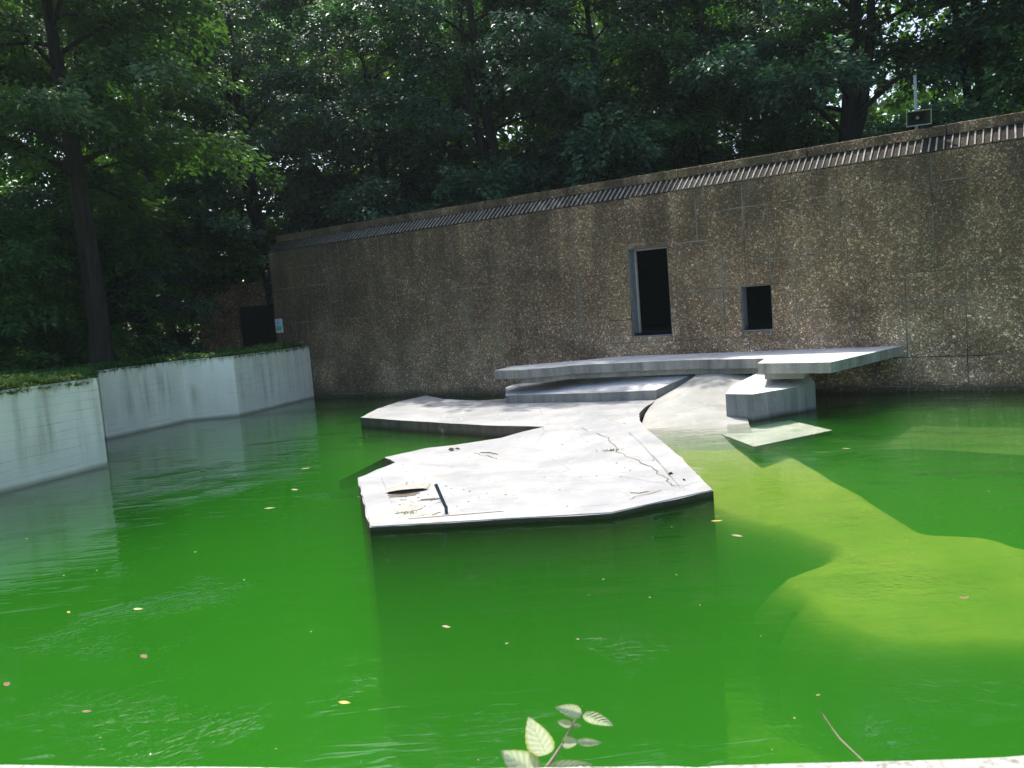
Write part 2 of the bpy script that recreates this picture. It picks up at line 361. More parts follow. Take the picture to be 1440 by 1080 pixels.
TWIG = [(0.4584, 1.3, 1.502), (0.4651, 1.3, 1.4954), (0.4719, 1.28, 1.4822), (0.4762, 1.26, 1.4746), (0.485, 1.23, 1.4692), (0.4961, 1.2, 1.4612)]

# ------------------------------------------------------------------ ground with the pool cut out of it, pool basin
pool = [(-9.95, 9.87), (-7.90, 12.45), (-7.164, 14.364), (-9.04, 18.207), (-8.178, 20.70), (-6.955, 20.913), (-5.85, 24.43)]
wr = W(23, 0); pool += [(wr.x, wr.y), (12.5, 6.0), (9.0, 0.8)]
par = [(p[0], p[1]) for p in PAR]
near = [(9.0, .8)] ; nearpts = [(4.5, .9)] + [p for p in reversed(par)] + [(-4.5, 2.4), (-9.0, 6.0)]
pool_poly = pool + nearpts
def sheet(name, outer, hole, mats):
    tr = tessellate_polygon([[Vector(p) for p in outer], [Vector(p) for p in hole]]); V = outer + hole
    F = []
    for t in tr:
        a, b, c = [Vector(V[i]) for i in t]
        F.append(tuple(t) if (b - a).cross(c - a).z > 0 else (t[0], t[2], t[1]))
    return link(name, mesh(name, V, F, mats))
# inner ring follows the pool a little way out so walls stand on it; land is 1.4 m above the water, lower where the visitors stand
ring = []
c0 = Vector((1, 11))
for (x, y) in pool_poly:
    d = (Vector((x, y)) - c0).normalized() * .12
    isnear = y < 5 and x < 9.5
    ring.append((x + d.x, y + d.y, .62 if isnear else 1.38))
outer = []
for k in range(28):
    a = 2 * math.pi * k / 28; outer.append((1500 * math.cos(a), 1500 * math.sin(a) + 10, 1.38 if math.sin(a) > -.3 else .62))
g = sheet('ground', outer, ring, M['ground']); tag(g, kind='structure')
# basin
V = []; F = []; n = len(pool_poly)
for (x, y) in pool_poly:
    d = (Vector((x, y)) - c0).normalized() * .10
    V.append((x + d.x, y + d.y, -1.9))
for (x, y) in pool_poly:
    d = (Vector((x, y)) - c0).normalized() * .10
    V.append((x + d.x, y + d.y, .60))
for t in tessellate_polygon([[Vector(v) for v in V[:n]]]):
    a, b, c = [Vector(V[i]) for i in t]
    F.append(tuple(t) if (b - a).cross(c - a).z > 0 else (t[0], t[2], t[1]))
for i in range(n): F.append((i, (i+1) % n, (i+1) % n + n, i + n))
tag(link('pool_basin', mesh('pool_basin', V, F, M['floor'])), kind='structure')
# water: one closed body
n = len(pool_poly); V = []; F = []
for z in (0.0, -1.86):
    for (x, y) in pool_poly:
        d = (Vector((x, y)) - c0).normalized() * .05
        V.append((x + d.x, y + d.y, z))
for t in tessellate_polygon([[Vector(v) for v in V[:n]]]):
    a, b, c = [Vector(V[i]) for i in t]
    if (b - a).cross(c - a).z < 0: t = (t[0], t[2], t[1])
    F.append(tuple(t)); F.append(tuple(i + n for i in reversed(t)))
for i in range(n): F.append((i + n, (i+1) % n + n, (i+1) % n, i)[::-1])
bm = bmesh.new(); me = mesh('water', V, F, M['water']); bm.from_mesh(me); bmesh.ops.recalc_face_normals(bm, faces=bm.faces[:]); bm.to_mesh(me); bm.free()
tag(link('water', me), kind='structure')

# ------------------------------------------------------------------ the long aggregate wall
wall = wall_frame(empty('concrete_wall', (0, 0, 0), 'long brown exposed-aggregate wall with ribbed coping behind the green pool', 'wall'))
UR = 23.0; UL = -1.37
DOOR = (10.36, 11.30, 1.30, 3.28); WIN = (12.87, 13.50, 1.30, 2.24)
# core behind the panels, with the two openings left free
V = []; F = []
def addbox(x0, x1, y0, y1, z0, z1):
    b = len(V)
    for x in (x0, x1):
        for y in (y0, y1):
            for z in (z0, z1): V.append((x, y, z))
    for f in ((0, 1, 3, 2), (4, 6, 7, 5), (0, 4, 5, 1), (2, 3, 7, 6), (0, 2, 6, 4), (1, 5, 7, 3)): F.append(tuple(b + i for i in f))
def reset(): V.clear(); F.clear()
reset()
ytop = 4.385
for (a, b, c, d) in ((UL + .02, DOOR[0], -1.88, ytop), (DOOR[1], WIN[0], -1.88, ytop), (WIN[1], UR, -1.88, ytop),
                     (DOOR[0], DOOR[1], -1.88, DOOR[2]), (DOOR[0], DOOR[1], DOOR[3], ytop), (WIN[0], WIN[1], -1.88, WIN[2]), (WIN[0], WIN[1], WIN[3], ytop)):
    addbox(a, b, .007, .42, c, d)
link('wall_core', mesh('wall_core', V, F, M['mortar']), wall)
# facing panels on a half-metre module
us = [UL] + [x * .5 for x in range(-2, 46)] + [UR]; us = sorted(set(us)); zs = [-1.8, -1.1, -.45, .10, .65, 1.18, 1.70, 2.24, 2.76, 3.28, 3.86, 4.395]
nu, nz = len(us) - 1, len(zs) - 1; used = [[False] * nz for _ in range(nu)]
R = random.Random(12); rects = []
fixed = [(13.5, 14.0, .65, 2.24), (11.5, 12.5, 1.18, 2.24), (14.0, 15.0, .65, 1.70), (15.0, 16.0, 1.70, 2.76), (15.5, 17.0, .10, .65), (16.0, 17.0, .65, 1.70), (17.0, 18.0, .65, 2.24), (15.0, 16.5, 2.76, 3.86), (16.5, 18.0, 2.24, 3.86), (13.5, 15.0, 2.76, 3.86), (14.0, 15.0, 1.70, 2.76)]
def take(i, j, wdt, h):
    for a in range(i, i + wdt):
        for b in range(j, j + h): used[a][b] = True
    rects.append((us[i], us[i + wdt], zs[j], zs[j + h]))
for f in fixed:
    i0 = us.index(f[0]); i1 = us.index(f[1]); j0 = zs.index(f[2]); j1 = zs.index(f[3]); take(i0, j0, i1 - i0, j1 - j0)
for j in range(nz):
    for i in range(nu):
        if used[i][j]: continue
        wdt = R.choice((2, 2, 3, 3, 4)); h = R.choice((1, 2, 2, 2, 3)); wdt = min(wdt, nu - i); h = min(h, nz - j)
        k = 1
        while k < wdt and not used[i + k][j]: k += 1
        wdt = k
        if us[i] < 0 <= us[min(i + wdt, nu)] and us[i] < 0: wdt = min(wdt, us.index(0.0) - i)
        hh = 1
        while hh < h and all(not used[i + a][j + hh] for a in range(wdt)): hh += 1
        take(i, j, wdt, hh)
def cut(r, o):
    a, b, c, d = r; A, B, C_, D = o
    if b <= A or a >= B or d <= C_ or c >= D: return [r]
    out = []
    if a < A: out.append((a, A, c, d)); a = A
    if b > B: out.append((B, b, c, d)); b = B
    if c < C_: out.append((a, b, c, C_))
    if d > D: out.append((a, b, D, d))
    return [q for q in out if q[1] - q[0] > .03 and q[3] - q[2] > .03]
pan = []
for r in rects:
    for q in cut(r, DOOR): pan += cut(q, WIN)
for r in pan:
    gp = .009; pr = R.uniform(-.003, .004)
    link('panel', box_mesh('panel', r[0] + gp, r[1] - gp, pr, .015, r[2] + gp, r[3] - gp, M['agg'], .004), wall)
# sloping ribbed band and coping above it, in lengths
R = random.Random(5)
uu = UL
while uu < UR - .1:
    ue = min(UR, uu + R.uniform(2.2, 2.8))
    if UR - ue < .6: ue = UR
    Vb = [(x, y, z) for x in (uu + .003, ue - .003) for (y, z) in ((0, 4.40), (.40, 4.70), (.40, 4.39), (.02, 4.39))]
    Fb = [(0, 1, 2, 3), (7, 6, 5, 4), (0, 4, 5, 1), (1, 5, 6, 2), (2, 6, 7, 3), (3, 7, 4, 0)]
    link('sloping_band', mesh('sloping_band', Vb, Fb, M['aggdd']), wall)
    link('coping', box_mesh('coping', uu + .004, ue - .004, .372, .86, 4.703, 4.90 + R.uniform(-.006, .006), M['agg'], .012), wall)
    uu = ue
# pale ribs on the sloping band
L = math.hypot(.40, .30); sv = Vector((0, .40, .30)) / L; nv = Vector((0, -.30, .40)) / L
ribs = []
for k in range(3):
    w_ = .011 + .002 * k; Vb = []
    for t in (0.004, L - .035):
        for (dx, h) in ((-w_, 0), (w_, 0), (w_ * .8, .022), (-w_ * .8, .022)):
            p = sv * t + nv * h; Vb.append((dx, p.y, p.z))
    Fb = [(0, 3, 2, 1), (4, 5, 6, 7), (0, 1, 5, 4), (1, 2, 6, 5), (2, 3, 7, 6), (3, 0, 4, 7)]
    ribs.append(mesh('rib', Vb, Fb, M['rib']))
x = UL + .1; sp = .124
while x < 20.6:
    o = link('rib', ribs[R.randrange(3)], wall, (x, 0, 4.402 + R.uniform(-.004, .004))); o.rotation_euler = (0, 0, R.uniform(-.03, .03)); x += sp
# dark room behind the openings
reset()
addbox(9.2, 15.2, .42, .50, 4.0, 4.3)
rm = []
def quadbox(x0, x1, y0, y1, z0, z1): addbox(x0, x1, y0, y1, z0, z1)
reset(); quadbox(9.0, 15.0, 3.4, 3.5, 1.2, 3.9); quadbox(8.9, 9.0, .42, 3.5, 1.2, 3.9); quadbox(15.0, 15.1, .42, 3.5, 1.2, 3.9); quadbox(8.9, 15.1, .42, 3.5, 1.15, 1.28); quadbox(8.9, 15.1, .42, 3.5, 3.9, 4.0)
link('dark_room', mesh('dark_room', V, F, M['dark']), wall)
# roof behind the coping and the left end face
reset(); addbox(UL + .05, UR, .86, 6.0, 4.45, 4.70); addbox(UL + .05, UL + .3, .42, 6.0, 1.0, 4.45)
link('roof_slab', mesh('roof_slab', V, F, M['aggd']), wall)
# door lining
def lining(nm, o, d0, wv):
    fr = link(nm, box_mesh(nm, o[0] + .002, o[0] + .012, .03, d0, o[2] + .01, o[3] - .002, M['frame']), wall)
    link('lintel_lining', box_mesh('lintel_lining', o[0] + .014, o[1] - .014, .03, d0, o[3] - .014, o[3] - .002, M['frame']), fr)
    link('right_lining', box_mesh('right_lining', o[1] - .012, o[1] - .002, .03, d0, o[2] + .01, o[3] - .002, M['frame']), fr)
    link('sill', box_mesh('sill', o[0] + .014, o[1] - .014, -.012, d0, o[2] - .03 + .032, o[2] + .022, M['frame'], .004), fr)
    return fr
dl = lining('door_frame', DOOR, .40, .05)
link('frame_edge', box_mesh('frame_edge', DOOR[0] + .013, DOOR[0] + .045, .33, .40, DOOR[2] + .03, DOOR[3] - .05, M['framel']), dl)
link('frame_edge', box_mesh('frame_edge', DOOR[0] + .013, DOOR[1] - .013, .33, .40, DOOR[3] - .05, DOOR[3] - .015, M['framel']), dl)
lining('window_frame', WIN, .36, .05)
# small poster on the left end of the wall
def mat_poster():
    t = NT('poster_print'); g = t.n('TexCoord'); x = t.n('SeparateXYZ', {'Vector': g.outputs['Generated']})
    c = t.ramp(x.outputs[2], [(0, (.62, .72, .55)), (.12, (.10, .42, .32)), (.45, (.16, .50, .42)), (.52, (.50, .72, .85)), (1, (.45, .62, .80))])
    wv = t.ramp(t.noise(t.n('Mapping', {'Vector': g.outputs['Generated'], 'Scale': (3, 1, 6)}), 1.4, 3), [(.52, 0.0), (.56, 1.0)])
    f = t.math('MULTIPLY', wv, t.ramp(x.outputs[2], [(.5, 0.0), (.55, .9), (.8, .9), (.85, 0.0)]))
    c = t.mix(f, c, (.08, .10, .16)); return t.surf(t.bsdf(c, .4))
po = wall_frame(empty('notice_board', (0, 0, 0), 'small framed blue and green notice on the dark left end of the wall', 'sign'))
link('board_frame', box_mesh('board_frame', -1.34, -1.04, -.03, .0015 - .006, 1.98, 2.40, mat_plain('white_frame', (.62, .64, .62), .5), .005), po)
link('printed_sheet', box_mesh('printed_sheet', -1.315, -1.065, -.034, -.031, 2.03, 2.375, mat_poster()), po)

# ------------------------------------------------------------------ decks, ledges, ramp, block
isl = tag(prism('island_deck', ISLAND, bottom_z=-1.8, mats=[M['white'], M['sidedark']], sub=.16, rough=.030),
          'white weathered concrete island slab lying low in the middle of the green water', 'platform')
from mathutils.bvhtree import BVHTree
_bv = BVHTree.FromPolygons([v.co for v in isl.data.vertices], [tuple(p.vertices) for p in isl.data.polygons])
def zt(x, y, dflt=.1):
    h = _bv.ray_cast(Vector((x, y, 3)), Vector((0, 0, -1)))
    return h[0].z if h[0] is not None else dflt
# raised border band round the front bay
fb = [p for p in ISLAND[:8]] + [(.45, 13.1, .17), (-.35, 12.2, .12), (-1.55, 11.75, .075)]
inn = inset(fb, .34)
k = len(fb); V = []; F = []
for (p, dz) in [(q, .011) for q in inset(fb, .012)] + [(q, .011) for q in inset(fb, .30)] + [(q, -.003) for q in inset(fb, .006)] + [(q, -.003) for q in inset(fb, .312)]: V.append((p[0], p[1], p[2] + dz))
for i in range(0, 7):
    j = i + 1
    F += [(i, j, j + k, i + k), (i + 2*k, j + 2*k, j, i), (i + k, j + k, j + 3*k, i + 3*k)]
V = [Vector(v) for v in V]
bm = bmesh.new(); me = mesh('border_band', V, F, M['white']); bm.from_mesh(me); bmesh.ops.recalc_face_normals(bm, faces=bm.faces[:]); bm.to_mesh(me); bm.free()
link('border_band', me, isl)
# border of the rear arm
arm = [(2.6, 16.2, .2), (2.0, 13.9, .2)]
# submerged slope behind the front bay
sl_ = prism('submerged_apron', [(-2.089, 12.894, .0), (-1.475, 13.407, .0), (-1.043, 13.42, .01), (-.652, 13.333, .03), (-.3, 13.272, .05), (.469, 13.5, .1), (.55, 14.35, .0), (-.9, 14.9, -.22), (-2.2, 15.6, -.55), (-3.2, 15.4, -.8), (-3.0, 13.6, -.45)], thick=.15, mats=[M['ramp'], M['side']], parent=isl)
sl2 = prism('rear_apron', [(-.35, 17.65, .19), (-1.1, 18.5, .17), (-.9, 19.3, -.05), (.1, 19.4, -.05), (.1, 18.2, .19)], thick=.15, mats=[M['ramp'], M['side']], parent=isl)

def deck(nm, poly, thick, label, m1='grey', bz=None, ms='side'):
    return tag(prism(nm, poly, bottom_z=bz, thick=thick, mats=[M[m1], M[ms]], sub=.4, rough=.012), label, 'platform')
wl = [tuple(W(15.93, .88, -.0 + .012))] 
ledge = LEDGE + [tuple(W(15.93, .88, .012)), tuple(W(9.9, .88, .012))] + LEDGEB
ledge_o = deck('upper_ledge', [(p[0], p[1], .88) for p in ledge], .18, 'long grey cantilevered concrete ledge along the wall under the door and window')
deck('middle_step', SLAB[:7] + [(1.0, 18.6, .53)] + SLAB[8:], None, 'grey concrete step slab between the island and the long ledge', bz=-.25)
blk = tag(prism('concrete_block', BLOCK + [], bottom_z=-1.0, mats=[M['grey'], M['block']]),
          'squat grey block with pale top under the right end of the long ledge', 'block')
# set-back riser, added to hide the black shadow gap under the ledge
lf = [Vector((p[0], p[1])) for p in LEDGE]
ri = []
for p in inset([(p[0], p[1], .88) for p in ledge], .10)[:9]: ri.append(p)
V = []; F = []
for p in ri[1:8] + [(5.0, 14.1, .88)]:
    V += [(p[0], p[1], .698), (p[0], p[1], .585)]
m_ = len(V) // 2
for p in ri[1:8] + [(5.0, 14.1, .88)]: V += [(p[0] + .16, p[1] + .24, .698), (p[0] + .16, p[1] + .24, .585)]
for i in range(m_ - 1):
    F += [(2*i, 2*i+1, 2*i+3, 2*i+2), (2*(i+m_), 2*(i+m_)+2, 2*(i+m_)+3, 2*(i+m_)+1)]
link('gap_strip', mesh('gap_strip', V, F, M['side']), ledge_o)
RV = [(2.05, 12.3, -.33), (2.9, 12.2, -.34), (3.62, 12.2, -.34), (2.08, 13.7, .0), (3.0, 13.6, .0), (3.80, 13.35, -.015), (2.30, 14.6, .10), (3.2, 14.8, .20), (4.05, 14.6, .20),
      (2.76, 15.92, .21), (3.35, 15.75, .44), (4.35, 15.3, .44), (4.0, 17.4, .45), (3.75, 16.5, .61), (4.9, 16.0, .62)]
RF = [(0, 1, 4, 3), (1, 2, 5, 4), (3, 4, 7, 6), (4, 5, 8, 7), (6, 7, 10, 9), (7, 8, 11, 10), (9, 10, 13, 12), (10, 11, 14, 13)]
me = mesh('ramp', RV, RF, M['ramp'])
bm = bmesh.new(); bm.from_mesh(me)
bmesh.ops.subdivide_edges(bm, edges=bm.edges[:], cuts=4, use_grid_fill=True, smooth=.6)
g_ = bmesh.ops.extrude_face_region(bm, geom=bm.faces[:])
for v in [e for e in g_['geom'] if isinstance(e, bmesh.types.BMVert)]: v.co.z -= .25
bmesh.ops.recalc_face_normals(bm, faces=bm.faces[:]); bm.to_mesh(me); bm.free()
rp = tag(link('ramp', me), 'pale cream concrete ramp sloping into the water between step and block', 'ramp')
def smooth_loop(P, k=9):
    P = [Vector(p) for p in P]; n = len(P); out = []
    for i in range(n):
        a, b, c, d = P[i-1], P[i], P[(i+1) % n], P[(i+2) % n]
        for j in range(k):
            t = j / k; out.append(.5 * ((2*b) + (c-a)*t + (2*a-5*b+4*c-d)*t*t + (3*b-a-3*c+d)*t**3))
    return out
fl_ = smooth_loop(FAN)
for p in fl_:
    q = noise.noise(p * 1.3) * .08 + noise.noise(p * 4.1) * .05; p.x += q; p.y += q
# rings: clean middle, silted shoulder, algae-covered foot
def grow(P, d): return [Vector(p) for p in inset([tuple(p) for p in P], -d)]
r0_ = grow(fl_, -.10); r2_ = grow(fl_, .14); r3_ = grow(fl_, .34); n = len(fl_)
V = [p.copy() for p in r0_] + [Vector((p.x, p.y, p.z - .03)) for p in fl_] + [Vector((p.x, p.y, p.z - .16)) for p in r2_] + [Vector((p.x, p.y, p.z - .42)) for p in r3_] + [Vector((p.x, p.y, -1.88)) for p in r3_]
F = []
for t in tessellate_polygon([r0_]):
    a, b, c = [V[i] for i in t]; F.append(tuple(t) if (b - a).cross(c - a).z > 0 else (t[0], t[2], t[1]))
for q in range(4):
    for i in range(n): F.append((q*n + i, q*n + (i+1) % n, (q+1)*n + (i+1) % n, (q+1)*n + i))
me = mesh('sunken_apron', V, F, M['fan'], smooth=True)
at = me.attributes.new('silt', 'FLOAT', 'POINT'); at.data.foreach_set('value', [0.0]*n + [.35]*n + [.8]*n + [1.0]*(2*n))
fan = tag(link('sunken_apron', me), kind='structure')
n = len(SHELF); V = [Vector(p) for p in SHELF]
tag(prism('submerged_shelf', SHELF, bottom_z=-1.86, mats=[mat_bottom('silty_shelf', (.10, .13, .05), (.17, .20, .09)), M['floor']], sub=.4, rough=.05), kind='structure')
ss = tag(prism('submerged_slab', SUBSLAB, thick=.07, mats=[M['grey'], M['side']]), 'thin grey slab lying just under the water before the block', 'slab')

# ------------------------------------------------------------------ left pool walls
def strip_wall(nm, line, top, thick, label, z0=-1.85):
    """vertical wall along a polyline, its thickness on the land side"""
    P = [Vector(p[:2]) for p in line]; n = len(P); off = []
    for i in range(n):
        a = P[max(i-1, 0)]; b = P[min(i+1, n-1)]; d = (b - a).normalized(); off.append(P[i] + Vector((-d.y, d.x)) * thick)
    poly = [(p.x, p.y, top) for p in P] + [(p.x, p.y, top) for p in reversed(off)]
    return tag(prism(nm, poly, bottom_z=z0, mats=[M['mortar'], M['pool']], sub=.5, rough=.0), label, 'wall')
strip_wall('pool_wall', [(-12.5, 6.7), (-9.954, 9.875), (-7.898, 12.454), (-7.164, 14.364)], 1.55, .32, 'nearer pale blue-grey painted pool wall at the left edge, ivy along its top')
strip_wall('pool_wall', [(-9.039, 18.207), (-8.178, 20.701), (-6.955, 20.913), (-5.86, 24.40)], 1.53, .32, 'farther pale painted pool wall running to the brown wall, algae streaked and angled')
strip_wall('return_wall', [(-7.164 - .32, 14.364 + .10), (-8.75, 17.2), (-9.05, 18.19)], 1.52, .3, 'hidden-side pool wall joining the nearer and the farther left walls')

# near parapet
pp = [(9.0, .8, 1.5), (4.5, .95, 1.5)] + [p for p in reversed(PAR)] + [(-4.5, 2.4, 1.5), (-9.0, 6.0, 1.5)]
back = [(-9.3, 5.7, 1.5), (-4.7, 2.05, 1.5), (-1.7, 1.15, 1.5), (0, .82, 1.5), (1.7, .72, 1.5), (4.5, .60, 1.5), (9.0, .45, 1.5)]
def mat_parapet():
    t = NT('rough_parapet_concrete'); P = t.pos(); a = t.noise(P, 60, 5, .7); b = t.noise(P, 18, 4)
    c = t.ramp(a, [(.3, (.16, .15, .12)), (.5, (.36, .35, .31)), (.7, (.55, .54, .50))]); c = t.mix(t.ramp(b, [(.6, 0.0), (.7, .8)]), c, (.05, .045, .035))
    return t.surf(t.bsdf(c, .9, t.bump(a, .8, .006), .3))
prp = tag(prism('parapet', pp + back, bottom_z=-1.8, mats=[mat_parapet()] * 2, sub=.03, rough=.010), 'rough sunlit concrete parapet rim along the bottom edge of the view', 'wall')

# right side pool wall (outside the frame, keeps the basin closed)
# ------------------------------------------------------------------ annex at the left end of the wall
ax = empty('concrete_annex', (-9.2, 31.0, 1.0), 'low dark flat-roofed concrete hut with open doorway left of the long wall', 'building')
def bx(nm, x0, x1, y0, y1, z0, z1, mat, par, bev=.01): return link(nm, box_mesh(nm, x0, x1, y0, y1, z0, z1, mat, bev), par)
agd = M['aggd']
agd = mat_aggregate('plain_brown_aggregate', 1.5, False)
bx('front_wall', -2.2, -.73, 0, .25, 0, 2.78, agd, ax); bx('lintel', -.73, .95, 0, .25, 2.0, 2.78, agd, ax); bx('side_wall', .95, 3.2, 0, .25, 0, 2.78, agd, ax)
bx('side_wall', -2.2, -1.95, .25, 4, 0, 2.78, agd, ax); bx('back_wall', -2.2, 3.2, 4, 4.25, 0, 2.78, M['dark'], ax)
bx('roof', -2.3, 3.3, -.05, 4.3, 2.785, 2.86, agd, ax); bx('door', -.72, .94, .14, .2, .02, 1.99, M['dark'], ax)  # the door piece is a dark sheet painting the shade inside the open doorway

# ------------------------------------------------------------------ loudspeaker pole
hp = W(16.22, 4.72, -.55)
sp_ = empty('loudspeaker_pole', hp, 'horn loudspeaker on a pale steel pole above the wall coping, right side', 'loudspeaker')
V = []; F = []; tube(V, F, [(0, 0, 0), (0, 0, 1.18)], [.028, .028], 12); link('pole', mesh('pole', V, F, M['steel'], smooth=False), sp_)
V = []; F = []; tube(V, F, [(0, 0, 1.18), (0, 0, 1.2)], [.031, .031], 12); link('pole_cap', mesh('pole_cap', V, F, M['steel']), sp_)
# horn: rectangular flare facing the pool, slightly left
hd = Vector((-.30, -.93, -.20)).normalized(); hs = hd.cross(Vector((0, 0, 1))).normalized(); hu = hs.cross(hd)
def ringp(d, w_, h_): return [Vector((0, 0, .42)) + hd * d + hs * sx * w_ / 2 + hu * sz * h_ / 2 for sx, sz in ((-1, -1), (1, -1), (1, 1), (-1, 1))]
V = []; F = []
prof = [(-.10, .09, .08), (.0, .13, .10), (.10, .22, .14), (.20, .32, .19), (.27, .40, .25), (.285, .43, .275), (.295, .43, .275), (.285, .395, .24)]
for (d, a, b) in prof: V += ringp(d, a, b)
for i in range(len(prof) - 1):
    for k in range(4): F.append((i*4+k, i*4+(k+1) % 4, (i+1)*4+(k+1) % 4, (i+1)*4+k))
F.append((0, 3, 2, 1)); link('horn', mesh('horn', V, F, M['horn']), sp_)
V = []; F = []; prof = [(.28, .39, .235), (.19, .30, .17), (.09, .19, .11), (.04, .10, .08)]
for (d, a, b) in prof: V += ringp(d, a, b)
for i in range(3):
    for k in range(4): F.append((i*4+k, (i+1)*4+k, (i+1)*4+(k+1) % 4, i*4+(k+1) % 4))
F.append((12, 13, 14, 15)); th = link('horn_throat', mesh('horn_throat', V, F, M['hornin']), sp_)
V = []; F = []; c = Vector((0, 0, .42)); tube(V, F, [c + hd * .05, c + hd * .15, c + hd * .17], [.04, .036, .02], 12); link('centre_plug', mesh('centre_plug', V, F, M['steel']), sp_)
V = []; F = []; tube(V, F, [c + hd * -.10, c + hd * -.2], [.06, .055], 14); link('driver', mesh('driver', V, F, M['horn']), sp_)
bx('bracket', -.045, .045, -.06, .05, .30, .34, M['steel'], sp_, .003)

# ------------------------------------------------------------------ things on the island
# bent pipe standing near the front edge: leans left and away
V = []; F = []
pb = Vector(PIPE[0]); tube(V, F, [(0, 0, -.02), (0, 0, .07), (-.012, .01, .09), (-.10, .12, .30)], [.019] * 4, 10); pp_ = link('bent_pipe', mesh('bent_pipe', V, F, M['pipe']), None, pb)
tag(pp_, 'short dark bent pipe stub standing up near the front edge of the white slab', 'pipe')
def blob(nm, cx, cy, z, rx, ry, mat, n=14, seed=0, h=.004, rot=0):
    R = random.Random(seed); pts = []
    for k in range(n):
        a = 2 * math.pi * k / n; r = 1 + R.uniform(-.28, .28)
        x, y = math.cos(a) * rx * r, math.sin(a) * ry * r
        X = cx + x * math.cos(rot) - y * math.sin(rot); Y_ = cy + x * math.sin(rot) + y * math.cos(rot); pts.append((X, Y_, zt(X, Y_) + z))
    return prism(nm, pts, thick=h, mats=[mat, M['brown']])
# lifted skin of render: a shallow shell over a broken hollow

h1 = blob('broken_hollow', -1.40, 9.80, (.004), .20, .10, M['brown'], 16, 3, .003); h1.parent = isl
V = []; F = []; nx = 10; R = random.Random(2)
for i in range(nx):
    for j in range(5):
        a = i / (nx - 1); b = j / 4
        x = -1.66 + .52 * a + .02 * math.sin(9 * a); y = 9.93 + b * .36 - .10 * math.sin(math.pi * a) * (1 - b) + .05 * a
        V.append((x, y, zt(x, y) + .008 + .045 * (1 - b) ** 1.5 * math.sin(math.pi * min(1, max(0, a))) ** .6))
for i in range(nx - 1):
    for j in range(4): F.append((i*5+j, (i+1)*5+j, (i+1)*5+j+1, i*5+j+1))
link('lifted_render', mesh('lifted_render', V, F, M['mortarpatch']), isl)
for (x, y, a, b, s, m) in ((-1.28, 9.08, .17, .17, 5, 'mortarpatch'), (-1.18, 8.70, .20, .15, 6, 'mortarpatch'), (-1.02, 8.78, .13, .05, 8, 'mortarpatch'), (-1.05, 9.45, .12, .04, 9, 'brown'), (1.30, 8.98, .10, .035, 10, 'mortarpatch'), (-.72, 8.60, .5, .012, 21, 'brown')):
    blob('bare_patch', x, y, (.004) + s * .0004, a, b, M[m], 15, s, .003).parent = isl
V = []; F = []; R = random.Random(31)
for k in range(260):
    x = R.uniform(-2.2, 2.4); y = R.uniform(8.2, 16.5)
    if k % 2: x = -1.2 + R.gauss(0, .35); y = 9.2 + R.gauss(0, .6)
    z = zt(x, y, -1)
    if z < .03 or z > .3: continue
    a = R.uniform(0, 6.28); s_ = R.uniform(.006, .02); b = len(V)
    V += [(x + math.cos(a) * s_, y + math.sin(a) * s_, z + .003), (x - math.sin(a) * s_ * .5, y + math.cos(a) * s_ * .5, z + .010), (x - math.cos(a) * s_, y - math.sin(a) * s_, z + .003), (x + math.sin(a) * s_ * .5, y - math.cos(a) * s_ * .5, z + .006)]; F.append((b, b+1, b+2, b+3))
tag(link('litter', mesh('litter', V, F, M['brown'])), 'fine dry crumbs scattered over the white island slab', 'litter', kind='stuff')
# cracks as thin open seams
def seam(pts, wd, nm='crack', par=isl, dz=.006):
    V = []; F = []; fine = []
    for i in range(len(pts) - 1):
        for t in range(6): fine.append(Vector(pts[i]).lerp(Vector(pts[i+1]), t / 6))
    fine.append(Vector(pts[-1])); R = random.Random(len(pts))
    for i, p in enumerate(fine):
        d = (fine[min(i+1, len(fine)-1)] - fine[max(i-1, 0)]); d.z = 0; d.normalize(); s = Vector((-d.y, d.x, 0))
        q = p + s * R.uniform(-.03, .03); w_ = wd * R.uniform(.35, 1.0); q.z = zt(q.x, q.y); V += [q + s * w_ + Vector((0, 0, dz)), q - s * w_ + Vector((0, 0, dz))]
    for i in range(len(fine) - 1): F.append((2*i, 2*i+1, 2*i+3, 2*i+2))
    link(nm, mesh(nm, V, F, M['brown']), par)
seam([(1.05, 13.3, .166), (1.35, 12.2, .130), (1.38, 11.3, .108), (1.62, 10.3, .092), (1.70, 9.55, .080), (1.72, 9.1, .072)], .007)
seam([(1.55, 9.0, .070), (.95, 8.55, .060), (.2, 8.48, .057), (-.7, 8.56, .057), (-1.15, 8.72, .059)], .006)
seam([(-.65, 12.5, .10), (-.45, 12.1, .10), (-.3, 11.8, .10)], .010)
# soil and dry leaves caught in the corner by the ramp
def debris(nm, spots, label, cat, mat, sc=1, z=.15):
    for k, (x, y, zz, s) in enumerate(spots):
        V = []; F = []; R = random.Random(k + 50); zz = (zt(x, y) + .012) if zz < .3 else zz
        for q in range(5):
            a = R.uniform(0, 6.28); c_ = Vector((x + R.uniform(-s, s), y + R.uniform(-s, s), zz)); l = s * .9
            b = len(V); V += [c_ + Vector((-math.cos(a) * l, -math.sin(a) * l, 0)), c_ + Vector((math.sin(a) * l * .4, -math.cos(a) * l * .4, .02 + s * .2)), c_ + Vector((math.cos(a) * l, math.sin(a) * l, .01)), c_ + Vector((-math.sin(a) * l * .4, math.cos(a) * l * .4, .005))]
            F += [(b, b+1, b+2), (b, b+2, b+3), (b, b+1, b+3), (b+1, b+2, b+3)]
        tag(link(nm, mesh(nm, V, F, mat)), label[k], cat)
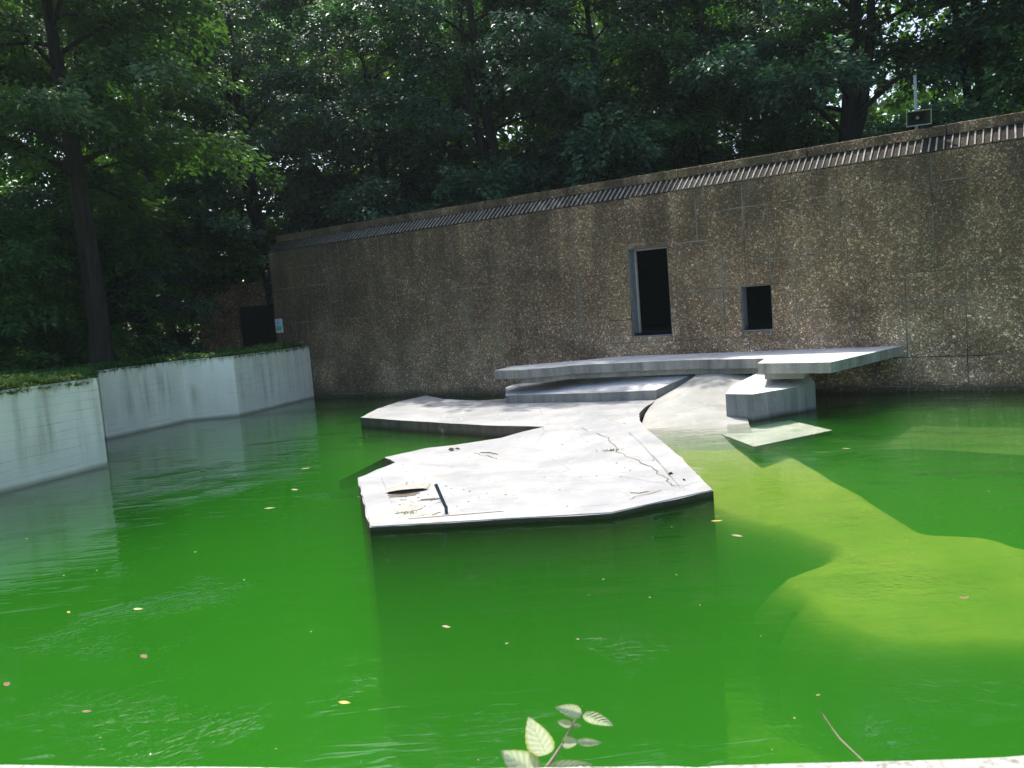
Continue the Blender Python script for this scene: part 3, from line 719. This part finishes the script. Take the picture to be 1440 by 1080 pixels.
debris('debris_clump', [(1.80, 9.64, .13, .035), (1.87, 9.27, .125, .02), (-.99, 12.90, .065, .06), (3.26, 17.0, .50, .07)],
       ['black crumb of debris on the right side of the island slab', 'smallest black crumb nearest the right corner of the island slab', 'dark clump on the left rear edge of the island slab', 'brown leaf litter caught beside the ramp and the step slab'], 'debris', M['soot'])
# grass tuft in a crack
V = []; F = []; R = random.Random(4)
for k in range(46):
    x = R.gauss(0, .09); y = R.gauss(0, .02); a = R.uniform(0, 6.28); h = R.uniform(.02, .055); b = len(V)
    V += [(x - .004, y, 0), (x + .004, y, 0), (x + math.cos(a) * .03, y + math.sin(a) * .03, h)]; F.append((b, b+1, b+2))
tag(link('grass_tuft', mesh('grass_tuft', V, F, M['grass']), None, (1.29, 11.4, zt(1.29, 11.4))), 'small green grass tuft in the crack of the island slab', 'grass', kind='stuff')
V = []; F = []
for k in range(30):
    x = R.gauss(0, .06); y = R.gauss(0, .025); a = R.uniform(0, 6.28); h = R.uniform(.01, .04); b = len(V)
    V += [(x - .004, y, 0), (x + .004, y, 0), (x + math.cos(a) * .03, y + math.sin(a) * .03, h)]; F.append((b, b+1, b+2))
tag(link('grass_tuft', mesh('grass_tuft', V, F, M['grass']), None, (-1.22, 8.86, zt(-1.22, 8.86) + .005)), 'yellow-green moss tuft in the bare patch left of the bent pipe', 'grass', kind='stuff')
V = []; F = []; tube(V, F, [(-.14, .12, 0), (0, 0, .012), (.13, -.15, 0)], [.006, .008, .004], 5)
tag(link('twig', mesh('twig', V, F, M['soot']), None, (-.42, 12.3, zt(-.42, 12.3) + .006)), 'thin dark twig lying on the rear of the island slab', 'twig')

# ------------------------------------------------------------------ floating leaves
def leafmesh(nm, L, wd, mat, curl=.15):
    V = []; F = []; n = 6
    for i in range(n + 1):
        t = i / n; ww = wd * math.sin(math.pi * (t ** .8)) * .5; z = curl * L * (2*t-1) ** 2 * .5
        V += [(L * (t - .5), -ww, z + ww * .35), (L * (t - .5), 0, z), (L * (t - .5), ww, z + ww * .35)]
    for i in range(n):
        for j in range(2): F.append((i*3+j, (i+1)*3+j, (i+1)*3+j+1, i*3+j+1))
    return mesh(nm, V, F, mat)
LM = {k: mat_plain(k + '_dead_leaf', c, .6, 0, .25, 30) for k, c in dict(yellow=(.42, .26, .03), brown=(.14, .07, .035), tan=(.20, .14, .07), green=(.25, .34, .06)).items()}
fl = [(-1.109, 4.602, .085, 'yellow', 'bright yellow leaf floating at the lower left of centre'), (-.594, 5.636, .085, 'tan', 'tan curled leaf floating on the green water below the island'),
      (2.931, 5.418, .085, 'tan', 'tan leaf floating over the yellow-green sunlit patch'), (1.899, 7.232, .12, 'tan', 'long pale leaf floating right below the island corner'),
      (1.85, 7.765, .12, 'yellow', 'orange-yellow leaf floating beside the island right corner'), (-3.163, 6.541, .10, 'green', 'olive leaf floating below the near left wall reflection'),
      (-2.677, 5.532, .10, 'brown', 'brown leaf floating in the lower left water'), (-3.041, 9.877, .15, 'tan', 'pale tan leaf floating midway between left wall and island'),
      (-3.455, 5.248, .09, 'brown', 'brown leaf at the far lower left of the water'), (-2.68, 4.757, .07, 'brown', 'reddish leaf floating by the ripples at the lower left'),
      (-3.766, 6.609, .06, 'yellow', 'tiny yellow leaf below the near left wall corner'), (-4.269, 12.309, .14, 'brown', 'brown leaf floating before the far left wall'),
      (-5.009, 13.045, .14, 'tan', 'tan leaf floating nearest the far left wall'), (-3.225, 12.431, .16, 'tan', 'tan leaf floating left of the island notch'),
      (-2.993, 10.877, .15, 'tan', 'leaf floating left of the island front corner'), (4.295, 10.693, .12, 'tan', 'tan leaf floating before the sunken slab'), (3.062, 6.404, .05, 'tan', 'small leaf at the top of the sunlit patch'), (-2.16, 11.3, .1, 'tan', 'pale leaf touching the left corner of the island')]
for k, (x, y, s, m, lb) in enumerate(fl):
    o = link('floating_leaf', leafmesh('floating_leaf', s, s * .42, LM[m]), None, (x, y, .004)); o.rotation_euler = (0, 0, random.uniform(-.9, .9)); tag(o, lb, 'leaf', 'leaves floating on the green water')
V = []; F = []; R = random.Random(77)
for k in range(260):
    x = R.uniform(-6.5, 8); y = R.uniform(2.5, 17); s = R.uniform(.006, .018); a = R.uniform(0, 6.28)
    if x < -5 and y < 8: continue
    b = len(V); V += [(x + math.cos(a) * s, y + math.sin(a) * s, .003), (x - math.sin(a) * s * .5, y + math.cos(a) * s * .5, .006), (x - math.cos(a) * s, y - math.sin(a) * s, .003), (x + math.sin(a) * s * .5, y - math.cos(a) * s * .5, .004)]; F.append((b, b+1, b+2, b+3))
tag(link('floating_specks', mesh('floating_specks', V, F, LM['tan'])), 'fine pale specks of pollen and petals scattered over the water', 'debris', kind='stuff')

# ------------------------------------------------------------------ sprig and twig in the foreground
sg = empty('leafy_sprig', (.06, 1.22, 1.46), 'pale green hornbeam sprig rising over the parapet at the bottom of the view', 'plant')
def mat_sprig():
    t = NT('pale_hornbeam_leaf'); g = t.n('TexCoord'); u = g.outputs['UV']; x = t.n('SeparateXYZ', {'Vector': u})
    yy = t.math('ABSOLUTE', t.math('SUBTRACT', x.outputs[1], .5))
    wv = t.math('SINE', t.math('MULTIPLY', t.math('SUBTRACT', x.outputs[0], t.math('MULTIPLY', yy, .55)), 44.0))
    rid = t.ramp(wv, [(0, 1.0), (.18, .35), (.6, 0.0)])
    mid = t.ramp(yy, [(.0, 1.0), (.035, 0.0)])
    edge = t.ramp(yy, [(.36, 0.0), (.5, 1.0)])
    c = t.mix(rid, (.74, .80, .54), (.60, .68, .42)); c = t.mix(mid, c, (.55, .58, .35)); c = t.mix(edge, c, (.42, .48, .08))
    c = t.mix(t.ramp(t.noise(t.pos(), 25, 3), [(.58, 0.0), (.7, .5)]), c, (.40, .36, .12))
    p = t.bsdf(c, .5, t.bump(wv, .6, .002), .4); tr = t.n('BsdfTranslucent', {'Color': c})
    return t.surf(t.n('MixShader', {0: .45, 1: p, 2: tr}))
SM = mat_sprig()
def sprig_leaf(base, tip, wd, upv, curl, par):
    base, tip = Vector(base), Vector(tip); d = tip - base; L = d.length; d.normalize(); s = d.cross(Vector(upv)).normalized(); nn = s.cross(d)
    n = 16; m = 6; V = []; F = []; UV = []
    for i in range(n + 1):
        t = i / n; ww = wd * .5 * (math.sin(math.pi * min(1, t ** .75)) ** .75 if 0 < t < 1 else .02); ww *= 1 + .07 * (i % 2)
        for j in range(m + 1):
            v = j / m * 2 - 1
            p = base + d * (L * t) + s * (v * ww) + nn * (-curl * L * t * t + abs(v) * ww * .35 + .0012 * math.sin(t * 44 - abs(v) * 4))
            V.append(p); UV.append((t, (v + 1) / 2))
    for i in range(n):
        for j in range(m): a = i * (m+1) + j; F.append((a, a + m + 1, a + m + 2, a + 1))
    me = mesh('leaf', V, F, SM, smooth=True); uv = me.uv_layers.new(name='UVMap')
    for l in me.loops: uv.data[l.index].uv = UV[l.vertex_index]
    return link('leaf', me, par)
V = []; F = []; tube(V, F, [(-0.0773, 0.0, -0.0068), (-0.0583, 0.03, 0.0065), (-0.0367, 0.05, 0.0218), (-0.025, 0.06, 0.0321), (-0.0075, 0.07, 0.0555), (0.0072, 0.08, 0.0697), (0.0129, 0.08, 0.0839)], [.0030, .0026, .0022, .0022, .0018, .0015, .0006], 8)
link("stem", mesh("stem", V, F, M["stem"], smooth=True), sg)
sprig_leaf((0.0107, 0.08, 0.0695), (-0.025, 0.06, 0.0934), 0.0210, (-.2, -.75, .55), 0.25, sg)
sprig_leaf((0.0117, 0.08, 0.0669), (0.0557, 0.05, 0.0667), 0.0196, (.3, -.75, .55), 0.20, sg)
sprig_leaf((-0.0062, 0.07, 0.0566), (-0.0308, 0.08, 0.0607), 0.0126, (-.2, -.75, .55), 0.10, sg)
sprig_leaf((-0.0075, 0.07, 0.0555), (0.0081, 0.08, 0.0502), 0.0070, (.3, -.75, .55), 0.00, sg)
sprig_leaf((-0.026, 0.06, 0.0334), (0.0, 0.05, 0.0391), 0.0182, (.3, -.75, .55), 0.10, sg)
sprig_leaf((-0.0029, 0.06, 0.0339), (0.0303, 0.08, 0.0165), 0.0126, (.3, -.75, .55), -0.35, sg)
sprig_leaf((-0.0517, 0.04, 0.0275), (-0.0754, 0.02, 0.0957), 0.0419, (-.2, -.75, .55), 0.12, sg)
sprig_leaf((-0.0678, 0.02, 0.0061), (-0.1175, 0.0, 0.0568), 0.0447, (-.2, -.75, .55), 0.15, sg)
sprig_leaf((-0.0582, 0.03, 0.0077), (0.0127, 0.0, 0.0297), 0.0210, (.3, -.75, .55), 0.12, sg)
sprig_leaf((-0.0646, 0.03, -0.0025), (-0.0082, -0.02, 0.0248), 0.0279, (.3, -.75, .55), 0.10, sg)


# ------------------------------------------------------------------ thin haze volume, added to stand for a lens veil over the trees
hz = bpy.data.materials.new('veil_haze'); hz.use_nodes = True; ht = hz.node_tree; ht.nodes.clear()
ho = ht.nodes.new('ShaderNodeOutputMaterial'); hp_ = ht.nodes.new('ShaderNodeVolumePrincipled')
hp_.inputs['Color'].default_value = (.72, .86, .95, 1); hp_.inputs['Density'].default_value = HAZE; hp_.inputs['Anisotropy'].default_value = .3
ht.links.new(hp_.outputs[0], ho.inputs['Volume'])
tag(link('haze', box_mesh('haze', -75, 75, -6, 75, -3.2, 27, hz)), kind='stuff')
# ------------------------------------------------------------------ leaves in bulk
def leaf_cloud(nm, P, D, Nn, Ls, asp, mat, fold=.18):
    n = len(P); D = D / np.linalg.norm(D, axis=1, keepdims=True); Sd = np.cross(D, Nn); Sd /= np.linalg.norm(Sd, axis=1, keepdims=True) + 1e-9
    Nn = np.cross(Sd, D); Ls = Ls[:, None]
    V = np.empty((n, 4, 3)); V[:, 0] = P; V[:, 1] = P + D * Ls * .45 + Sd * Ls * asp * .5 + Nn * Ls * fold * asp
    V[:, 2] = P + D * Ls - Nn * Ls * .12; V[:, 3] = P + D * Ls * .45 - Sd * Ls * asp * .5 + Nn * Ls * fold * asp
    me = bpy.data.meshes.new(nm); me.vertices.add(4 * n); me.vertices.foreach_set('co', V.reshape(-1))
    me.loops.add(4 * n); me.loops.foreach_set('vertex_index', np.arange(4 * n, dtype=np.int32))
    me.polygons.add(n); me.polygons.foreach_set('loop_start', np.arange(0, 4 * n, 4, dtype=np.int32)); me.polygons.foreach_set('loop_total', np.full(n, 4, dtype=np.int32))
    me.materials.append(mat); me.update(calc_edges=True); return me
def unit(a): return a / (np.linalg.norm(a, axis=-1, keepdims=True) + 1e-9)
class Foliage:
    def __init__(s): s.P = []; s.D = []; s.N = []; s.L = []
    def spray(s, a, h, l, n, leaf, droop=.25, wid=.45, tilt=.35):
        h = np.array(h, float); h /= np.linalg.norm(h); side = np.cross(h, (0, 0, 1)); side /= np.linalg.norm(side) + 1e-9; up = np.cross(side, h)
        t = rng.random(n) ** .7; v = rng.uniform(-1, 1, n) * (wid * l * (1.05 - t * .75))
        p = np.array(a) + h * (t * l)[:, None] + side * v[:, None] + up * rng.normal(0, .07 * l, n)[:, None]
        p[:, 2] -= droop * l * t * t + .25 * v * v / l
        d = h * 1.0 + side * (np.sign(v) * .75)[:, None] + rng.normal(0, .35, (n, 3)); d[:, 2] -= .25
        nn = np.array([0, 0, .75]) + np.array([h[0], h[1], 0]) * .55 + rng.normal(0, tilt, (n, 3))
        s.P.append(p); s.D.append(d); s.N.append(nn); s.L.append(leaf * rng.uniform(.65, 1.25, n))
    def build(s, nm, asp, mat): return leaf_cloud(nm, np.concatenate(s.P), np.concatenate(s.D), np.concatenate(s.N), np.concatenate(s.L), asp, mat)
def make_tree(H, R_, r0, nl, ns, nleaf, leaf, base_h, mat, bark, seed, lean=(0, 0), fork=False, sprl=1.5):
    """returns (trunk mesh, crown mesh) of a broad-leaved tree, origin at its foot"""
    global rng
    rng = np.random.default_rng(seed); Rr = random.Random(seed); V = []; F = []
    def tp(t): return Vector((lean[0] * t + .18 * math.sin(t * 5 + seed), lean[1] * t + .15 * math.cos(t * 4 + seed), H * .93 * t))
    ts = [0, .02, .05, .1, .2, .3, .4, .5, .6, .7, .8, .9, 1]
    tube(V, F, [tp(t) for t in ts], [r0 * (1.45 if t == 0 else 1.18 if t == .02 else 1.05 if t == .05 else (1 - .9 * t ** 1.1)) for t in ts], 10)
    if fork:
        q0 = tp(.28); tube(V, F, [q0, q0 + Vector((.5, .1, 1.2)), q0 + Vector((.9, .2, 3.2)), q0 + Vector((1.1, .3, 6.5))], [r0 * .7, r0 * .55, r0 * .42, r0 * .15], 8)
    fo = Foliage()
    for k in range(nl):
        f = (k + Rr.random() * .8) / nl; t = base_h / H + (1 - base_h / H) * f; t = min(t, .98)
        az = k * 2.399 + Rr.uniform(-.4, .4); o = tp(t)
        reach = R_ * (.55 + .45 * math.sin(math.pi * min(1, .18 + f * .78))) * Rr.uniform(.75, 1.15) * (1 - .2 * f)
        h = Vector((math.cos(az), math.sin(az), 0)); rise = Rr.uniform(.15, .8) + .35 * f
        pts = [o + h * (reach * q) + Vector((0, 0, reach * (rise * q - .42 * q * q))) + Vector((Rr.uniform(-.1, .1), Rr.uniform(-.1, .1), 0)) * q for q in (0, .2, .45, .7, 1)]
        rr = r0 * .30 * (1 - .55 * f); tube(V, F, pts, [rr, rr * .75, rr * .5, rr * .32, rr * .12], 6, False)
        for j in range(ns):
            q = .28 + .72 * (j + Rr.random()) / ns; i0 = min(3, int(q * 4)); a = pts[i0].lerp(pts[i0+1], q * 4 - i0) if q < 1 else pts[-1]
            sgn = 1 if j % 2 else -1; ang = az + sgn * Rr.uniform(.3, 1.1); hh = (math.cos(ang), math.sin(ang), Rr.uniform(-.45, .5)); l = sprl * Rr.uniform(.6, 1.15)
            fo.spray(a, hh, l, int(nleaf * l / sprl), leaf, Rr.uniform(.12, .4))
            if j % 2 == 0:
                e = Vector(a) + Vector(hh) * l * .8; e.z -= .12 * l; tube(V, F, [a, a.lerp(e, .5) + Vector((0, 0, .05)), e], [rr * .22, rr * .14, .004], 4, False)
    return mesh('trunk', V, F, bark), fo.build('crown', .5, mat)

T = []
T.append(make_tree(13.5, 4.0, .27, 26, 16, 135, .165, 4.2, M['leafA'], M['bark'], 11))
T.append(make_tree(14.5, 4.4, .28, 28, 16, 135, .155, 2.8, M['leafB'], M['bark'], 23, (.8, .2), True))
T.append(make_tree(12.5, 4.0, .20, 27, 16, 135, .155, 2.0, M['leafB'], M['bark'], 37, (-.5, .3)))
T.append(make_tree(15.0, 3.8, .18, 25, 15, 120, .16, 3.4, M['leafA'], M['bark'], 41, (.3, -.2), True))
T.append(make_tree(13.0, 4.0, .19, 26, 15, 125, .155, 2.4, M['leafC'], M['pale'], 53))
T0B = make_tree(13.0, 4.2, .27, 27, 16, 125, .17, 4.4, M['leafD'], M['bark'], 15)
T.append(T0B)
def put_tree(k, x, y, sc, rot, label, z=1.35, group='woodland trees round the pool', name='broadleaf_tree'):
    t = empty(name, (x, y, z), label, 'tree', group); t.rotation_euler = (0, 0, rot); t.scale = (sc, sc, sc)
    link('trunk', T[k][0], t); link('crown', T[k][1], t); return t
big = [
 (5, -10.1, 20.3, 1.05, 2.0, 'thick straight dark trunk rising behind the near left pool wall, bright leaves above'),
 (4, -12.4, 30.5, 1.05, 1.2, 'tree with pale grey trunk seen between the thick dark trunk and the hut'),
 (1, -8.2, 29.6, 1.0, 2.2, 'bluish-green tree standing right behind the dark hut'),
 (2, -3.6, 28.2, 1.0, .4, 'tree whose layered boughs hang over the left end of the long wall'),
 (1, .2, 26.4, 1.0, 3.6, 'tree behind the wall with low boughs over the coping, left of the door'),
 (2, 3.2, 25.6, 1.08, 5.1, 'dense dark tree behind the wall right above the door'),
 (3, 6.2, 25.4, 1.0, 1.0, 'slim dark tree behind the wall between door and small window'),
 (1, 9.3, 22.4, 1.05, .1, 'forked dark tree behind the wall left of the loudspeaker'),
 (3, 12.9, 22.3, 1.05, 3.4, 'slender tree behind the wall just right of the loudspeaker'),
 (0, 15.2, 21.4, 1.0, 2.6, 'dark tree at the top right corner behind the wall'),
 (0, -13.0, 26.6, 1.0, 4.4, 'leafy tree at the far left edge behind the shrubs'),
 (4, -6.0, 35.5, 1.1, .6, 'fresh green tree glimpsed far behind the hut roof'),
 (0, -1.2, 34.5, 1.1, 1.9, 'tree in the second row behind the left half of the wall'),
 (4, 4.4, 33.0, 1.1, 2.9, 'fresh green tree in the second row above the door'),
 (2, 9.0, 31.0, 1.1, 4.2, 'tree in the second row left of the loudspeaker pole'),
 (1, 18.8, 28.0, 1.05, .9, 'tree in the second row at the right edge'),
 (3, -11.5, 37.5, 1.2, 3.3, 'tall slim tree far behind the pale grey trunk'),
 (0, 1.8, 41.5, 1.2, .2, 'tree in the third row above the middle of the wall'),
 (1, -5.0, 43.5, 1.2, 2.7, 'tree in the third row above the left end of the wall'),
 (3, 8.0, 40.0, 1.2, 4.9, 'slim tree in the third row right of the door'),
 (1, 20.0, 17.5, 1.1, 3.0, 'tree beyond the right end of the wall'),
]
for k, x, y, s, r, lb in big: put_tree(k, x, y, s, r, lb)
# shrubs
TS = [make_tree(4.2, 2.1, .06, 20, 12, 110, .13, .2, M['leafA'], M['bark'], 61, sprl=1.1), make_tree(5.2, 2.3, .07, 22, 12, 110, .13, .2, M['leafB'], M['bark'], 67, sprl=1.2), make_tree(4.0, 2.0, .05, 18, 11, 100, .13, .2, M['leafC'], M['bark'], 71, sprl=1.1)]
T += TS
sh = [(0, -12.6, 19.6, 1.0, .2, 'dark shrub behind the near left wall, left of the thick trunk'), (1, -14.8, 22.2, 1.0, 1.1, 'large dark shrub at the far left edge under the trees'),
      (0, -11.6, 23.6, 1.0, 2.3, 'dark shrub just right behind the thick trunk'), (1, -11.9, 26.6, 1.0, 3.1, 'tall dark shrub left of the hut'), (2, -8.6, 35.5, 1.25, .4, 'sunlit bright green shrub above and behind the hut roof'),
      (1, -13.5, 27.5, 1.1, 4.0, 'shrub below the pale grey trunk'), (2, -16.0, 31.0, 1.2, 5.0, 'bright shrub far left in the gap between the trunks'), (0, -17.5, 24.5, 1.1, 5.6, 'shrub off the left edge behind the dark shrubs'),
      (2, -12.4, 33.5, 1.2, 1.9, 'fresh green shrub glimpsed between trunk and hut'), (1, -4.8, 30.5, 1.2, .9, 'shrub showing over the left end of the wall coping'),
      (1, 1.8, 29.6, 1.2, 2.0, 'shrub peeping over the coping left of the door'), (2, 7.6, 28.6, 1.35, 2.9, 'bright yellow-green shrub showing over the coping above the window'), (0, 11.4, 25.8, 1.3, 3.9, 'dark shrub behind the coping near the loudspeaker'),
      (0, 15.0, 24.0, 1.3, .1, 'dark shrub behind the coping at the right edge'), (1, 5.0, 30.0, 1.35, 4.4, 'dark shrub in the gap above the door'), (1, 18.0, 22.0, 1.3, 1.4, 'shrub beyond the right frame edge')]
for k, x, y, s, r, lb in sh: put_tree(6 + k, x, y, s, r, lb, group='shrubs under the trees', name='shrub')
for o in S.objects:
    if o.name.startswith('shrub'): o['category'] = 'shrub'
# low ground behind the wall: far wood as one mass
rng = np.random.default_rng(99); n = 150000
th = rng.uniform(-.95, .95, n); rad = rng.uniform(46, 62, n); zz = .8 + 22 * rng.random(n)
P = np.stack([rad * np.sin(th), rad * np.cos(th), zz], 1)
cl = np.array([noise.noise(Vector((p[0] * .16, p[1] * .16, p[2] * .2))) for p in P])
tx = np.tan(th); el = (zz - 2.2) / rad
gap = ((tx < -.50) & (el > .10) & (el < .24)) | ((tx > .40) & (tx < .60) & (el > .19))
keep = cl - np.where(gap, .35, 0) > -.22
P = P[keep]; n = len(P)
me = leaf_cloud('distant_wood', P, rng.normal(0, 1, (n, 3)), rng.normal(0, .6, (n, 3)) + np.array([0, -.5, .6]), rng.uniform(.35, .75, n), .6, M['leafC'])
tag(link('distant_wood', me), 'far wood closing the view behind the nearer trees', 'trees', kind='stuff')
# ivy and ground cover along the left walls
rng = np.random.default_rng(5)
line = [Vector((-12.5, 6.7)), Vector((-9.954, 9.875)), Vector((-7.898, 12.454)), Vector((-7.25, 14.25)), Vector((-9.1, 18.15)), Vector((-8.25, 20.75)), Vector((-7.0, 20.98)), Vector((-5.95, 24.25))]
def ivy(nm, i0, i1, n, wid, hmax, leaf, label, mat='ivy', over=.03):
    Ps = []
    for i in range(i0, i1):
        a, b = line[i], line[i+1]; L = (b - a).length; d = (b - a) / L; nn = Vector((-d.y, d.x)); m = int(n * L / 6)
        t = rng.random(m); s = rng.random(m) ** 1.3 * wid - over
        x = a.x + d.x * L * t + nn.x * s; y = a.y + d.y * L * t + nn.y * s
        hh = np.array([.5 + noise.noise(Vector((x_ * .9, y_ * .9, 0))) + .4 * noise.noise(Vector((x_ * 3, y_ * 3, 4))) for x_, y_ in zip(x, y)])
        z = 1.545 + hmax * np.clip(hh, .05, 1.3) * rng.random(m) ** .6 * np.clip(s * 4 + .25, .12, 1) - .05 * (s < .02)
        Ps.append(np.stack([x, y, z], 1))
    P = np.concatenate(Ps); m = len(P)
    me = leaf_cloud(nm, P, rng.normal(0, 1, (m, 3)) * (1, 1, .4), rng.normal(0, .45, (m, 3)) + (0, 0, 1), leaf * rng.uniform(.6, 1.3, m), .85, M[mat])
    return tag(link(nm, me), label, 'ivy', kind='stuff')
ivy('ground_cover', 0, 3, 14000, 2.4, .22, .065, 'sunlit yellow-green ivy mat on top of the near left pool wall')
ivy('ground_cover', 3, 7, 9000, 1.9, .16, .06, 'darker ivy mat along the top of the far left pool wall', 'leafA', .06)
# foreground twig
V = []; F = []
TWIG_ = TWIG
tube(V, F, [Vector(p) for p in TWIG_], [.0006, .0015, .0009, .0015, .0011, .0013], 7)
tag(link('bare_twig', mesh('bare_twig', V, F, M['stem'])), 'thin bare brown twig at the bottom right before the water', 'twig')
